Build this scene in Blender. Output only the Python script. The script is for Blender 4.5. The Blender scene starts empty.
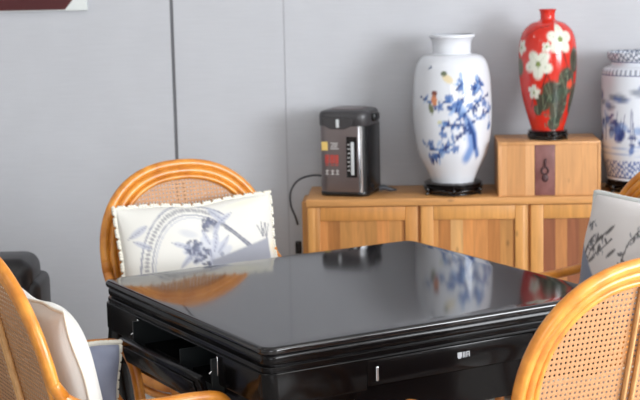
import bpy, bmesh, math, random
import numpy as np
from math import sin, cos, pi, radians, atan2, sqrt
from mathutils import Vector, Matrix, noise
random.seed(7)
COL = bpy.context.scene.collection
V = Vector

# ------------------------------------------------------------------ materials
def new_mat(name):
    m = bpy.data.materials.new(name); m.use_nodes = True
    nt = m.node_tree; b = nt.nodes['Principled BSDF']
    return m, nt, b
def s2l(c):
    return tuple(((v/255)/12.92 if v/255 <= .04045 else ((v/255+.055)/1.055)**2.4) for v in c)+(1,)
def node(nt, typ, **kw):
    n = nt.nodes.new(typ)
    for k, v in kw.items():
        if k in n.inputs.keys() if hasattr(n.inputs, 'keys') else False: n.inputs[k].default_value = v
        else: setattr(n, k, v)
    return n
def plain(name, c, rough=.5, metal=0, coat=0, bump=0, bscale=200, spec=.5, sheen=0, var=0, vscale=8, scl=(1, 1, 1)):
    m, nt, b = new_mat(name)
    b.inputs['Base Color'].default_value = s2l(c); b.inputs['Roughness'].default_value = rough
    b.inputs['Metallic'].default_value = metal; b.inputs['Coat Weight'].default_value = coat
    b.inputs['Coat Roughness'].default_value = .08
    b.inputs['Specular IOR Level'].default_value = spec; b.inputs['Sheen Weight'].default_value = sheen
    tc = node(nt, 'ShaderNodeTexCoord'); mp = node(nt, 'ShaderNodeMapping'); mp.inputs['Scale'].default_value = scl
    nt.links.new(tc.outputs['Object'], mp.inputs['Vector'])
    if bump:
        n = node(nt, 'ShaderNodeTexNoise'); n.inputs['Scale'].default_value = bscale; n.inputs['Detail'].default_value = 3
        nt.links.new(mp.outputs[0], n.inputs['Vector'])
        bp = node(nt, 'ShaderNodeBump'); bp.inputs['Strength'].default_value = bump; bp.inputs['Distance'].default_value = .002
        nt.links.new(n.outputs['Fac'], bp.inputs['Height']); nt.links.new(bp.outputs[0], b.inputs['Normal'])
    if var:
        n = node(nt, 'ShaderNodeTexNoise'); n.inputs['Scale'].default_value = vscale; n.inputs['Detail'].default_value = 4
        nt.links.new(mp.outputs[0], n.inputs['Vector'])
        r = node(nt, 'ShaderNodeValToRGB'); c1 = tuple(max(0, v-var) for v in c); c2 = tuple(min(255, v+var) for v in c)
        r.color_ramp.elements[0].color = s2l(c1); r.color_ramp.elements[1].color = s2l(c2)
        r.color_ramp.elements[0].position = .3; r.color_ramp.elements[1].position = .7
        nt.links.new(n.outputs['Fac'], r.inputs['Fac']); nt.links.new(r.outputs[0], b.inputs['Base Color'])
    return m
def attr_mat(name, rough=.2, coat=0, bump=0, bscale=900, sheen=0):
    m, nt, b = new_mat(name)
    a = node(nt, 'ShaderNodeVertexColor'); a.layer_name = 'glaze'
    nt.links.new(a.outputs['Color'], b.inputs['Base Color'])
    b.inputs['Roughness'].default_value = rough; b.inputs['Coat Weight'].default_value = coat; b.inputs['Coat Roughness'].default_value = .05
    b.inputs['Sheen Weight'].default_value = sheen
    if bump:
        tc = node(nt, 'ShaderNodeTexCoord'); n = node(nt, 'ShaderNodeTexNoise'); n.inputs['Scale'].default_value = bscale
        nt.links.new(tc.outputs['Object'], n.inputs['Vector'])
        bp = node(nt, 'ShaderNodeBump'); bp.inputs['Strength'].default_value = bump; bp.inputs['Distance'].default_value = .002
        nt.links.new(n.outputs['Fac'], bp.inputs['Height']); nt.links.new(bp.outputs[0], b.inputs['Normal'])
    return m
def wood(name, cols, plank=.06, axis='X', off=0.0, rough=.42, grain=1.0, vary=True):
    """wood of boards laid side by side along `axis`, each with its own tone, plus stretched grain along z"""
    m, nt, b = new_mat(name); L = nt.links
    tc = node(nt, 'ShaderNodeTexCoord'); sp = node(nt, 'ShaderNodeSeparateXYZ'); L.new(tc.outputs['Object'], sp.inputs[0])
    a = node(nt, 'ShaderNodeMath', operation='ADD'); a.inputs[1].default_value = off+10; L.new(sp.outputs[axis], a.inputs[0])
    d = node(nt, 'ShaderNodeMath', operation='DIVIDE'); d.inputs[1].default_value = plank; L.new(a.outputs[0], d.inputs[0])
    fl = node(nt, 'ShaderNodeMath', operation='FLOOR'); L.new(d.outputs[0], fl.inputs[0])
    wn = node(nt, 'ShaderNodeTexWhiteNoise', noise_dimensions='1D'); L.new(fl.outputs[0], wn.inputs['W'])
    r = node(nt, 'ShaderNodeValToRGB'); cr = r.color_ramp; cr.interpolation = 'CONSTANT' if vary else 'LINEAR'
    while len(cr.elements) < len(cols): cr.elements.new(.5)
    for i, c in enumerate(cols):
        cr.elements[i].position = i/len(cols); cr.elements[i].color = s2l(c)
    L.new(wn.outputs['Value'], r.inputs['Fac'])
    mp = node(nt, 'ShaderNodeMapping'); mp.inputs['Scale'].default_value = (60, 60, 5) if axis != 'Z' else (5, 60, 60)
    ad = node(nt, 'ShaderNodeVectorMath', operation='ADD'); cb = node(nt, 'ShaderNodeCombineXYZ')
    L.new(fl.outputs[0], cb.inputs['Z']); L.new(tc.outputs['Object'], ad.inputs[0]); L.new(cb.outputs[0], ad.inputs[1])
    L.new(ad.outputs[0], mp.inputs['Vector'])
    n = node(nt, 'ShaderNodeTexNoise'); n.inputs['Scale'].default_value = 1; n.inputs['Detail'].default_value = 4; n.inputs['Distortion'].default_value = .6
    L.new(mp.outputs[0], n.inputs['Vector'])
    mr = node(nt, 'ShaderNodeMapRange'); mr.inputs['From Min'].default_value = .3; mr.inputs['From Max'].default_value = .7
    mr.inputs['To Min'].default_value = 1-.22*grain; mr.inputs['To Max'].default_value = 1+.1*grain; L.new(n.outputs['Fac'], mr.inputs['Value'])
    vm = node(nt, 'ShaderNodeVectorMath', operation='SCALE'); L.new(r.outputs[0], vm.inputs[0]); L.new(mr.outputs[0], vm.inputs['Scale'])
    # knots
    mk = node(nt, 'ShaderNodeMapping'); mk.inputs['Scale'].default_value = (14, 14, 7) if axis != 'Z' else (7, 14, 14); L.new(ad.outputs[0], mk.inputs['Vector'])
    vo = node(nt, 'ShaderNodeTexVoronoi'); vo.inputs['Scale'].default_value = 1; L.new(mk.outputs[0], vo.inputs['Vector'])
    kr = node(nt, 'ShaderNodeMapRange'); kr.inputs['From Min'].default_value = .03; kr.inputs['From Max'].default_value = .12
    kr.inputs['To Min'].default_value = .6; kr.inputs['To Max'].default_value = 1; L.new(vo.outputs['Distance'], kr.inputs['Value'])
    v2 = node(nt, 'ShaderNodeVectorMath', operation='SCALE'); L.new(vm.outputs[0], v2.inputs[0]); L.new(kr.outputs[0], v2.inputs['Scale'])
    L.new(v2.outputs[0], b.inputs['Base Color'])
    b.inputs['Roughness'].default_value = rough
    # board joints as grooves
    fr = node(nt, 'ShaderNodeMath', operation='FRACT'); L.new(d.outputs[0], fr.inputs[0])
    pp = node(nt, 'ShaderNodeMath', operation='PINGPONG'); pp.inputs[1].default_value = .5; L.new(fr.outputs[0], pp.inputs[0])
    m2 = node(nt, 'ShaderNodeMapRange'); m2.inputs['From Max'].default_value = .02; L.new(pp.outputs[0], m2.inputs['Value'])
    bp = node(nt, 'ShaderNodeBump'); bp.inputs['Strength'].default_value = .5; bp.inputs['Distance'].default_value = .002
    L.new(m2.outputs[0], bp.inputs['Height']); L.new(bp.outputs[0], b.inputs['Normal'])
    return m

M = {}
def rattan_mat():
    m, nt, b = new_mat('rattan'); L = nt.links
    tc = node(nt, 'ShaderNodeTexCoord'); n = node(nt, 'ShaderNodeTexNoise'); n.inputs['Scale'].default_value = 22; n.inputs['Detail'].default_value = 4
    L.new(tc.outputs['Object'], n.inputs['Vector'])
    r = node(nt, 'ShaderNodeValToRGB'); r.color_ramp.elements[0].color = s2l((186, 108, 28)); r.color_ramp.elements[1].color = s2l((224, 148, 54))
    r.color_ramp.elements[0].position = .3; r.color_ramp.elements[1].position = .68
    L.new(n.outputs['Fac'], r.inputs['Fac']); L.new(r.outputs[0], b.inputs['Base Color'])
    b.inputs['Roughness'].default_value = .36; b.inputs['Coat Weight'].default_value = .25; b.inputs['Coat Roughness'].default_value = .2
    return m
M['rattan'] = rattan_mat()
M['slat'] = plain('pale_rattan_slat', (206, 158, 104), .45, var=14, vscale=30)
def cane_mat():
    """open cane webbing: strands with see-through holes, laid out on the panel's own UV in metres"""
    m, nt, b = new_mat('cane_webbing'); L = nt.links
    uv = node(nt, 'ShaderNodeUVMap'); uv.uv_map = 'UVMap'
    sc = node(nt, 'ShaderNodeVectorMath', operation='SCALE'); sc.inputs['Scale'].default_value = 1/.0115; L.new(uv.outputs[0], sc.inputs[0])
    sp = node(nt, 'ShaderNodeSeparateXYZ'); L.new(sc.outputs[0], sp.inputs[0])
    def cell(o):
        f = node(nt, 'ShaderNodeMath', operation='FRACT'); L.new(o, f.inputs[0])
        s = node(nt, 'ShaderNodeMath', operation='SUBTRACT'); s.inputs[1].default_value = .5; L.new(f.outputs[0], s.inputs[0])
        q = node(nt, 'ShaderNodeMath', operation='POWER'); q.inputs[1].default_value = 2; L.new(s.outputs[0], q.inputs[0]); return q.outputs[0]
    ad = node(nt, 'ShaderNodeMath', operation='ADD'); L.new(cell(sp.outputs['X']), ad.inputs[0]); L.new(cell(sp.outputs['Y']), ad.inputs[1])
    lt = node(nt, 'ShaderNodeMath', operation='LESS_THAN'); lt.inputs[1].default_value = .215**2; L.new(ad.outputs[0], lt.inputs[0])
    r = node(nt, 'ShaderNodeTexNoise'); r.inputs['Scale'].default_value = 3; r.inputs['Detail'].default_value = 5; L.new(sc.outputs[0], r.inputs['Vector'])
    cr = node(nt, 'ShaderNodeValToRGB'); cr.color_ramp.elements[0].color = s2l((156, 108, 68)); cr.color_ramp.elements[1].color = s2l((192, 142, 98))
    L.new(r.outputs['Fac'], cr.inputs['Fac']); L.new(cr.outputs[0], b.inputs['Base Color']); b.inputs['Roughness'].default_value = .5
    bp = node(nt, 'ShaderNodeBump'); bp.inputs['Strength'].default_value = .8; bp.inputs['Distance'].default_value = .002
    L.new(ad.outputs[0], bp.inputs['Height']); L.new(bp.outputs[0], b.inputs['Normal'])
    inv = node(nt, 'ShaderNodeMath', operation='SUBTRACT'); inv.inputs[0].default_value = 1; L.new(lt.outputs[0], inv.inputs[1])
    L.new(inv.outputs[0], b.inputs['Alpha'])
    return m
M['cane'] = cane_mat()
def lacquer_mat():
    m, nt, b = new_mat('black_lacquer'); L = nt.links
    tc = node(nt, 'ShaderNodeTexCoord')
    n = node(nt, 'ShaderNodeTexNoise'); n.inputs['Scale'].default_value = 9; n.inputs['Detail'].default_value = 5; L.new(tc.outputs['Object'], n.inputs['Vector'])
    r = node(nt, 'ShaderNodeMapRange'); r.inputs['To Min'].default_value = .05; r.inputs['To Max'].default_value = .09; L.new(n.outputs['Fac'], r.inputs['Value'])
    L.new(r.outputs[0], b.inputs['Roughness']); b.inputs['Base Color'].default_value = s2l((22, 19, 21))
    return m
M['lacquer'] = lacquer_mat()
M['lacquer_body'] = plain('black_satin_lacquer', (10, 8, 9), .16, spec=.2)
M['drawer_lining'] = plain('drawer_lining', (20, 24, 26), .5)
M['chrome'] = plain('chrome', (225, 225, 228), .15, metal=1)
M['logo'] = plain('pale_grey_lettering', (170, 172, 175), .5)
M['porcelain'] = attr_mat('painted_porcelain', .12, .2)
M['red_lacquer'] = attr_mat('painted_red_lacquer', .15, .2)
M['print'] = attr_mat('printed_cloth', .85, 0, .5, 700, .2)
M['cloth_white'] = plain('white_cloth', (212, 209, 203), .9, bump=.5, bscale=500, sheen=.2)
M['cloth_pink'] = plain('pale_pinkish_cloth', (178, 158, 148), .9, bump=.5, bscale=500)
M['lace'] = plain('white_lace', (226, 221, 208), .9, bump=.6, bscale=600)
M['cloth_blue'] = plain('blue_grey_cloth', (140, 145, 165), .9, bump=.5, bscale=400, var=12, vscale=12)
M['piping'] = plain('grey_white_cord', (222, 224, 222), .9, bump=.6, bscale=500)
M['stand'] = plain('dark_carved_wood', (20, 13, 12), .22, coat=.4)
M['leather'] = plain('black_leather', (32, 30, 33), .38, bump=.3, bscale=120)
M['pot_metal'] = plain('brushed_taupe_steel', (132, 122, 122), .34, metal=.85, bump=.15, bscale=60, scl=(8, 8, .4))
M['pot_dark'] = plain('dark_grey_plastic', (60, 58, 60), .35)
M['pot_black'] = plain('black_plastic', (18, 18, 20), .25)
M['white_plastic'] = plain('white_plastic', (205, 208, 210), .4)
M['sticker_yellow'] = plain('yellow_print', (222, 190, 110), .5)
M['sticker_red'] = plain('red_print', (200, 70, 60), .5)
M['sticker_white'] = plain('white_print', (200, 196, 194), .5)
M['cable'] = plain('grey_cable', (58, 60, 66), .45)
PINE = [(212, 152, 90), (200, 138, 76)]
M['pine'] = wood('pine_boards', PINE, .052)
M['pine_door'] = wood('pine_door_boards', [(202, 142, 80), (172, 114, 60), (216, 164, 104), (180, 118, 62), (210, 142, 80), (190, 134, 74)], .047, off=.01)
M['pine_red'] = wood('mixed_reddish_boards', [(172, 114, 70), (188, 130, 88), (152, 96, 58), (190, 128, 76), (176, 120, 82), (146, 88, 58)], .045, off=.02)
M['pine_frame'] = wood('pine_frame_wood', [(212, 152, 84), (202, 140, 74)], .4, vary=True, grain=.8)
M['pine_top'] = wood('pine_top_wood', [(218, 164, 104), (208, 150, 90)], .3, axis='Z', grain=.8)
M['box_wood'] = wood('pale_bamboo_boards', [(212, 156, 102), (200, 144, 90), (218, 164, 112)], .07, off=.03, grain=.7)
M['plum'] = plain('plum_brown_panel', (122, 76, 72), .5, var=14, vscale=20)
M['plum_dark'] = plain('dark_plum_carving', (70, 40, 42), .45)
M['maroon'] = plain('maroon_print', (74, 16, 20), .5, var=5, vscale=5)
M['canvas'] = plain('white_canvas', (222, 226, 224), .7)

def wall_mat(name, c):
    m, nt, b = new_mat(name); L = nt.links
    tc = node(nt, 'ShaderNodeTexCoord')
    mp = node(nt, 'ShaderNodeMapping'); mp.inputs['Scale'].default_value = (4, 4, 90); L.new(tc.outputs['Object'], mp.inputs['Vector'])
    n = node(nt, 'ShaderNodeTexNoise'); n.inputs['Scale'].default_value = 2; n.inputs['Detail'].default_value = 4; L.new(mp.outputs[0], n.inputs['Vector'])
    n2 = node(nt, 'ShaderNodeTexNoise'); n2.inputs['Scale'].default_value = 5; n2.inputs['Detail'].default_value = 3; L.new(tc.outputs['Object'], n2.inputs['Vector'])
    ad = node(nt, 'ShaderNodeMath', operation='ADD'); L.new(n.outputs['Fac'], ad.inputs[0]); L.new(n2.outputs['Fac'], ad.inputs[1])
    r = node(nt, 'ShaderNodeValToRGB'); r.color_ramp.elements[0].color = s2l(tuple(v-3 for v in c)); r.color_ramp.elements[1].color = s2l(tuple(v+3 for v in c))
    mr = node(nt, 'ShaderNodeMapRange'); mr.inputs['From Min'].default_value = .7; mr.inputs['From Max'].default_value = 1.3; L.new(ad.outputs[0], mr.inputs['Value'])
    L.new(mr.outputs[0], r.inputs['Fac']); L.new(r.outputs[0], b.inputs['Base Color']); b.inputs['Roughness'].default_value = .75
    bp = node(nt, 'ShaderNodeBump'); bp.inputs['Strength'].default_value = .15; bp.inputs['Distance'].default_value = .002
    L.new(n.outputs['Fac'], bp.inputs['Height']); L.new(bp.outputs[0], b.inputs['Normal'])
    return m
M['wall'] = wall_mat('grey_wall_covering', (194, 195, 200))
M['wall_white'] = plain('white_paint', (210, 210, 208), .8)
M['gap'] = plain('dark_joint', (108, 108, 112), .8)
M['joint'] = plain('pale_joint', (176, 176, 181), .8)
def tile_mat():
    m, nt, b = new_mat('pale_floor_tiles'); L = nt.links
    tc = node(nt, 'ShaderNodeTexCoord'); br = node(nt, 'ShaderNodeTexBrick'); br.offset = 0
    br.inputs['Scale'].default_value = 1; br.inputs['Brick Width'].default_value = .6; br.inputs['Row Height'].default_value = .6; br.inputs['Mortar Size'].default_value = .003
    br.inputs['Color1'].default_value = s2l((186, 180, 174)); br.inputs['Color2'].default_value = s2l((180, 175, 170)); br.inputs['Mortar'].default_value = s2l((130, 126, 122))
    L.new(tc.outputs['Object'], br.inputs['Vector']); L.new(br.outputs['Color'], b.inputs['Base Color']); b.inputs['Roughness'].default_value = .2
    return m
M['tile'] = tile_mat()

# ------------------------------------------------------------------ mesh helpers
def finish(bm, name, mat, parent=None, smooth=True, loc=None, rz=None, auto=None):
    bmesh.ops.recalc_face_normals(bm, faces=bm.faces)
    me = bpy.data.meshes.new(name); bm.to_mesh(me); bm.free()
    me.materials.append(mat)
    if smooth:
        me.polygons.foreach_set('use_smooth', [True]*len(me.polygons))
        if auto: me.set_sharp_from_angle(angle=radians(auto))
    o = bpy.data.objects.new(name, me); COL.objects.link(o)
    if parent: o.parent = parent
    if loc is not None: o.location = loc
    if rz is not None: o.rotation_euler = (0, 0, rz)
    return o
def empty(name, loc, rz, label, cat, group=None):
    o = bpy.data.objects.new(name, None); COL.objects.link(o); o.empty_display_size = .1
    o.location = loc; o.rotation_euler = (0, 0, rz); tag(o, label, cat, group); return o
def tag(o, label, cat, group=None):
    o['label'] = label; o['category'] = cat
    if group: o['group'] = group
    return o
def copy_tree(o, parent=None):
    c = o.copy(); COL.objects.link(c)
    if parent: c.parent = parent
    for ch in list(o.children): copy_tree(ch, c)
    return c
def box(bm, x0, x1, y0, y1, z0, z1, bev=0, seg=2, mtx=None):
    b = bmesh.new(); bmesh.ops.create_cube(b, size=1)
    for v in b.verts: v.co = V((x0+(v.co.x+.5)*(x1-x0), y0+(v.co.y+.5)*(y1-y0), z0+(v.co.z+.5)*(z1-z0)))
    if bev: bmesh.ops.bevel(b, geom=b.edges[:], offset=bev, segments=seg, profile=.5, affect='EDGES')
    if mtx: bmesh.ops.transform(b, matrix=mtx, verts=b.verts)
    merge(bm, b)
def merge(bm, b):
    me = bpy.data.meshes.new('tmp'); b.to_mesh(me); b.free(); bm.from_mesh(me); bpy.data.meshes.remove(me)
def catmull(P, n=8, closed=False):
    P = [V(p) for p in P]; out = []; N = len(P)
    rng = range(N) if closed else range(N-1)
    for i in rng:
        p0 = P[(i-1) % N] if closed or i > 0 else P[0]*2-P[1]; p1 = P[i]; p2 = P[(i+1) % N]
        p3 = P[(i+2) % N] if closed or i+2 < N else P[-1]*2-P[-2]
        for k in range(n):
            t = k/n; out.append(.5*((2*p1)+(p2-p0)*t+(2*p0-5*p1+4*p2-p3)*t*t+(3*p1-p0-3*p2+p3)*t**3))
    if not closed: out.append(P[-1])
    return out
def tube(bm, P, r, sides=10, closed=False, flat=1):
    P = [V(p) for p in P]; n = len(P); rr = r if callable(r) else (lambda t: r)
    rings = []; prev = None
    for i, p in enumerate(P):
        a = P[(i-1) % n] if (closed or i > 0) else p; b = P[(i+1) % n] if (closed or i < n-1) else p
        t = (b-a).normalized()
        if prev is None: ref = V((0, 0, 1)) if abs(t.z) < .9 else V((1, 0, 0)); nx = t.cross(ref).normalized()
        else: nx = (prev-t*prev.dot(t)).normalized()
        prev = nx; ny = t.cross(nx); R = rr(i/(n-1))
        rings.append([bm.verts.new(p+nx*(R*cos(2*pi*k/sides))+ny*(R*flat*sin(2*pi*k/sides))) for k in range(sides)])
    for i in range(n if closed else n-1):
        A, B = rings[i], rings[(i+1) % n]
        for k in range(sides): bm.faces.new((A[k], A[(k+1) % sides], B[(k+1) % sides], B[k]))
    if not closed: bm.faces.new(rings[0][::-1]); bm.faces.new(rings[-1])
def lathe(bm, prof, n=48, cx=0, cy=0):
    rings = []
    for r, z in prof: rings.append([bm.verts.new((cx+r*cos(2*pi*k/n), cy+r*sin(2*pi*k/n), z)) for k in range(n)])
    for A, B in zip(rings, rings[1:]):
        for k in range(n): bm.faces.new((A[k], A[(k+1) % n], B[(k+1) % n], B[k]))
    if prof[0][0] > 1e-4: bm.faces.new(rings[0][::-1])
    if prof[-1][0] > 1e-4: bm.faces.new(rings[-1])
def rrect(hx, hy, r, seg=8):
    pts = []
    for sx, sy, a0 in ((1, 1, 0), (-1, 1, 90), (-1, -1, 180), (1, -1, 270)):
        for k in range(seg+1):
            a = radians(a0+90*k/seg); pts.append((sx*(hx-r)+r*cos(a), sy*(hy-r)+r*sin(a)))
    return pts
def rloft(bm, hx, hy, r, prof, seg=8, cap=True):
    """rounded-rectangle slab; prof = [(inset, z)]"""
    rings = []
    for ins, z in prof:
        rings.append([bm.verts.new((x, y, z)) for x, y in rrect(hx-ins, hy-ins, max(.002, r-ins), seg)])
    n = len(rings[0])
    for A, B in zip(rings, rings[1:]):
        for k in range(n): bm.faces.new((A[k], A[(k+1) % n], B[(k+1) % n], B[k]))
    if cap: bm.faces.new(rings[0][::-1]); bm.faces.new(rings[-1])

# ------------------------------------------------------------------ the room
WA = -0.06                                    # the far wall turns slightly towards the camera on the right
W0 = V((0, 5.70, 0)); K = .93; TOPZ = .7617       # K: factor scaling the far wall and its furniture about the camera, TOPZ: cabinet top height
WM = Matrix.Translation(W0) @ Matrix.Rotation(WA, 4, 'Z')
def W(s, d, z=0): return WM @ V((s*K, -d*K, TOPZ+(z-.70)*K))   # s along the wall, d out from the wall
def struct(name, bm, mat, **k):
    o = finish(bm, name, mat, smooth=False, **k); o['kind'] = 'structure'; return o
SE1, SE2 = -.5375, -.120
bm = bmesh.new()
box(bm, -4.2, SE1-.007, 0, .12, 0, 2.9); box(bm, SE1+.006, SE2-.002, 0, .12, 0, 2.9); box(bm, SE2+.002, 4.2, 0, .12, 0, 2.9)
struct('wall_back', bm, M['wall'], loc=W0, rz=WA)
bm = bmesh.new(); box(bm, SE1-.007, SE1+.006, .003, .1, 0, 2.9); struct('trim_1', bm, M['gap'], loc=W0, rz=WA)
bm = bmesh.new(); box(bm, SE2-.002, SE2+.002, .002, .1, 0, 2.9); struct('trim_2', bm, M['joint'], loc=W0, rz=WA)
bm = bmesh.new(); box(bm, -4.2, 4.2, -4.2, 6.2, -.1, 0); struct('floor', bm, M['tile'])
bm = bmesh.new(); box(bm, -4.2, 4.2, -4.2, 6.2, 2.9, 3.0); struct('ceiling', bm, M['wall_white'])
bm = bmesh.new(); box(bm, -4.2, -4.0, -4.2, 6.1, 0, 2.9); struct('wall_left', bm, M['wall_white'])
# right wall and camera-side wall each have a window opening
bm = bmesh.new()
box(bm, 3.4, 3.6, -4.2, -.3, 0, 2.9); box(bm, 3.4, 3.6, 2.9, 5.9, 0, 2.9); box(bm, 3.4, 3.6, -.3, 2.9, 0, .9); box(bm, 3.4, 3.6, -.3, 2.9, 2.5, 2.9)
struct('wall_right', bm, M['wall_white'])
bm = bmesh.new()
box(bm, -4.0, -1.1, -4.2, -4.0, 0, 2.9); box(bm, 1.9, 3.4, -4.2, -4.0, 0, 2.9); box(bm, -1.1, 1.9, -4.2, -4.0, 0, .8); box(bm, -1.1, 1.9, -4.2, -4.0, 2.5, 2.9)
struct('wall_front', bm, M['wall_white'])
bm = bmesh.new()
for x in (-1.1, .37, 1.84): box(bm, x, x+.06, -4.15, -4.05, .8, 2.5)
for z in (.8, 2.44): box(bm, -1.1, 1.9, -4.15, -4.05, z, z+.06)
struct('window_1', bm, M['wall_white'])
bm = bmesh.new()
for y in (-.3, 1.27, 2.84): box(bm, 3.45, 3.55, y, y+.06, .9, 2.5)
for z in (.9, 2.44): box(bm, 3.45, 3.55, -.3, 2.9, z, z+.06)
struct('window_2', bm, M['wall_white'])

# ------------------------------------------------------------------ the mahjong table
YAW = .52011; TC = V((.0692, 3.7953, 0)); U = V((cos(YAW), sin(YAW), 0)); Wv = V((-sin(YAW), cos(YAW), 0))
HX, HY = .486, .457
tb = empty('mahjong_table', TC, YAW, 'black lacquered square mahjong table with drawers in its sides', 'table')
bm = bmesh.new()
rloft(bm, HX, HY, .034, [(.02, .762), (.006, .762), (.002, .764), (0, .768), (0, .773), (.0015, .777), (.005, .7795), (.012, .78), (.05, .78)], 12)
finish(bm, 'tabletop', M['lacquer'], tb, auto=50)
bm = bmesh.new()
rloft(bm, HX, HY, .034, [(.03, .7635), (.010, .762), (.007, .758), (.006, .752), (.0065, .744), (.009, .740), (.014, .739), (.014, .736), (.006, .7355), (.0045, .734), (.0045, .727), (.007, .7255),
      (.007, .7225), (.002, .722), (.0005, .720)], 10, cap=False)
finish(bm, 'moulding', M['lacquer_body'], tb, auto=40)
# body ring with an opening in each side for the drawers
DW = .232; ZB, ZT = .655, .7205
def rcorner(sx, sy):
    r = .034; o = []; seg = 8
    for k in range(seg+1):
        a = radians(90*k/seg); o.append((sx*(HX-r+r*cos(a)), sy*(HY-r+r*sin(a))))
    return o
for sx in (1, -1):
    for sy in (1, -1):
        arc = rcorner(sx, sy); bm = bmesh.new()
        outer = [(sx*HX, sy*DW)]+arc+[(sx*DW, sy*HY)]; th = .02
        inner = [(sx*DW, sy*(HY-th)), (sx*(HX-th), sy*(HY-th)), (sx*(HX-th), sy*DW)]
        poly = outer+inner; rr = []
        for ins, z in ((.012, .648), (.003, .650), (0, .656), (0, .7205)):
            rr.append([bm.verts.new((x-sx*ins if abs(x) > HX-.045 else x, y-sy*ins if abs(y) > HY-.045 else y, z)) for x, y in poly])
        n = len(poly)
        for A, B in zip(rr, rr[1:]):
            for k in range(n): bm.faces.new((A[k], A[(k+1) % n], B[(k+1) % n], B[k]))
        bm.faces.new(rr[0]); bm.faces.new(rr[-1])
        finish(bm, 'body_corner', M['lacquer_body'], tb, auto=40)
bm = bmesh.new()
rloft(bm, HX-.016, HY-.016, .02, [(0, .570), (0, .652)], 4); box(bm, -.34, .34, -.34, .34, .652, .719)
finish(bm, 'apron', M['lacquer_body'], tb, auto=40)
def drawer(side, opened):
    """side: 0 = -x face, 1 = -y face, 2 = +x face, 3 = +y face"""
    ang = [0, pi/2, pi, -pi/2][side]; hx = [HX, HY][side % 2]
    R = Matrix.Rotation(ang, 4, 'Z')
    root_m = bmesh.new()
    if not opened:
        box(root_m, -hx+.0005, -hx+.018, -DW+.002, DW-.002, .6575, .7175, .002)
    else:
        T = Matrix.Translation((-hx-.028, 0, 0)) @ Matrix.Translation((0, 0, .61)) @ Matrix.Rotation(radians(-16), 4, 'Y') @ Matrix.Translation((0, 0, -.61))
        box(root_m, -.006, .012, -DW+.004, DW-.004, .612, .678, .003, mtx=T)
        box(root_m, -.011, -.006, -DW+.03, DW-.03, .625, .664, .0015, mtx=T)
    bmesh.ops.transform(root_m, matrix=R, verts=root_m.verts)
    fr = finish(root_m, 'drawer_front', M['lacquer_body'], tb, auto=40)
    for s in ((-1, 1) if opened else ((1,) if side == 1 else (1, -1))):
        hb = bmesh.new()
        if not opened:
            box(hb, -hx-.004, -hx+.002, s*(DW-.026)-.0035, s*(DW-.026)+.0035, .668, .702, .0025, 3)
        else:
            tube(hb, catmull([(-hx+.002, s*(DW-.008), .704), (-hx-.004, s*(DW-.008), .696), (-hx-.010, s*(DW-.008), .686), (-hx-.02, s*(DW-.008), .678)], 5), .0018, 8)
            box(hb, -hx-.001, -hx+.004, s*(DW-.006)-.002, s*(DW-.006)+.002, .672, .716, .001)
        bmesh.ops.transform(hb, matrix=R, verts=hb.verts)
        h = finish(hb, 'handle', M['chrome'], tb if opened else fr)
    if opened:
        ib = bmesh.new()
        box(ib, -hx-.03, -hx+.13, -DW+.006, DW-.006, .628, .634); box(ib, -hx+.12, -hx+.13, -DW+.006, DW-.006, .63, .715)
        for y in (-DW+.006, -.06, DW-.012):
            box(ib, -hx-.015, -hx+.13, y, y+.006, .63, .70 if y == -.06 else .712, .001)
        bmesh.ops.transform(ib, matrix=R, verts=ib.verts)
        finish(ib, 'drawer_tray', M['drawer_lining'], tb, smooth=False)
    return fr
for sd in range(4):
    f = drawer(sd, sd == 0)
    if sd == 1:     # the small pale mark in the middle of the front drawer: a shield block and two letters
        lb = bmesh.new(); y = -HY-.0006; zc = .693
        pts = [(-.020, zc+.007), (-.008, zc+.007), (-.008, zc-.004), (-.011, zc-.0075), (-.017, zc-.0075), (-.020, zc-.004)]
        def ext(pl):
            vs = [lb.verts.new((a, y, b)) for a, b in pl]; r = bmesh.ops.extrude_face_region(lb, geom=[lb.faces.new(vs)])
            for g in r['geom']:
                if isinstance(g, bmesh.types.BMVert): g.co.y += .0016
        ext(pts)
        for x in (-.0055, -.001): box(lb, x, x+.0028, y, y+.0016, zc-.006, zc+.007)
        box(lb, .0045, .007, y, y+.0016, zc-.006, zc+.007); box(lb, .007, .014, y, y+.0016, zc+.0045, zc+.007); box(lb, .007, .013, y, y+.0016, zc-.001, zc+.001)
        box(lb, .0115, .014, y, y+.0016, zc-.006, zc+.007)
        bmesh.ops.translate(lb, vec=(.032, 0, 0), verts=lb.verts); finish(lb, 'maker_mark', M['logo'], f, smooth=False)
for sx in (1, -1):
    for sy in (1, -1):
        bm = bmesh.new(); rings = []
        for z, o, wd in ((.655, .008, .072), (.62, .005, .072), (.58, .007, .068), (.52, .013, .060), (.42, .024, .052), (.28, .030, .046), (.14, .028, .044), (.06, .022, .048), (.02, .018, .054), (0, .018, .052)):
            x1, y1 = HX-o, HY-o; pts = []
            for px, py in rrect(wd/2, wd/2, .01, 3): pts.append(bm.verts.new((sx*(x1-wd/2)+px, sy*(y1-wd/2)+py, z)))
            rings.append(pts)
        n = len(rings[0])
        for A, B in zip(rings, rings[1:]):
            for k in range(n): bm.faces.new((A[k], A[(k+1) % n], B[(k+1) % n], B[k]))
        bm.faces.new(rings[0]); bm.faces.new(rings[-1])
        finish(bm, 'leg', M['lacquer_body'], tb, auto=50)

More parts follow.
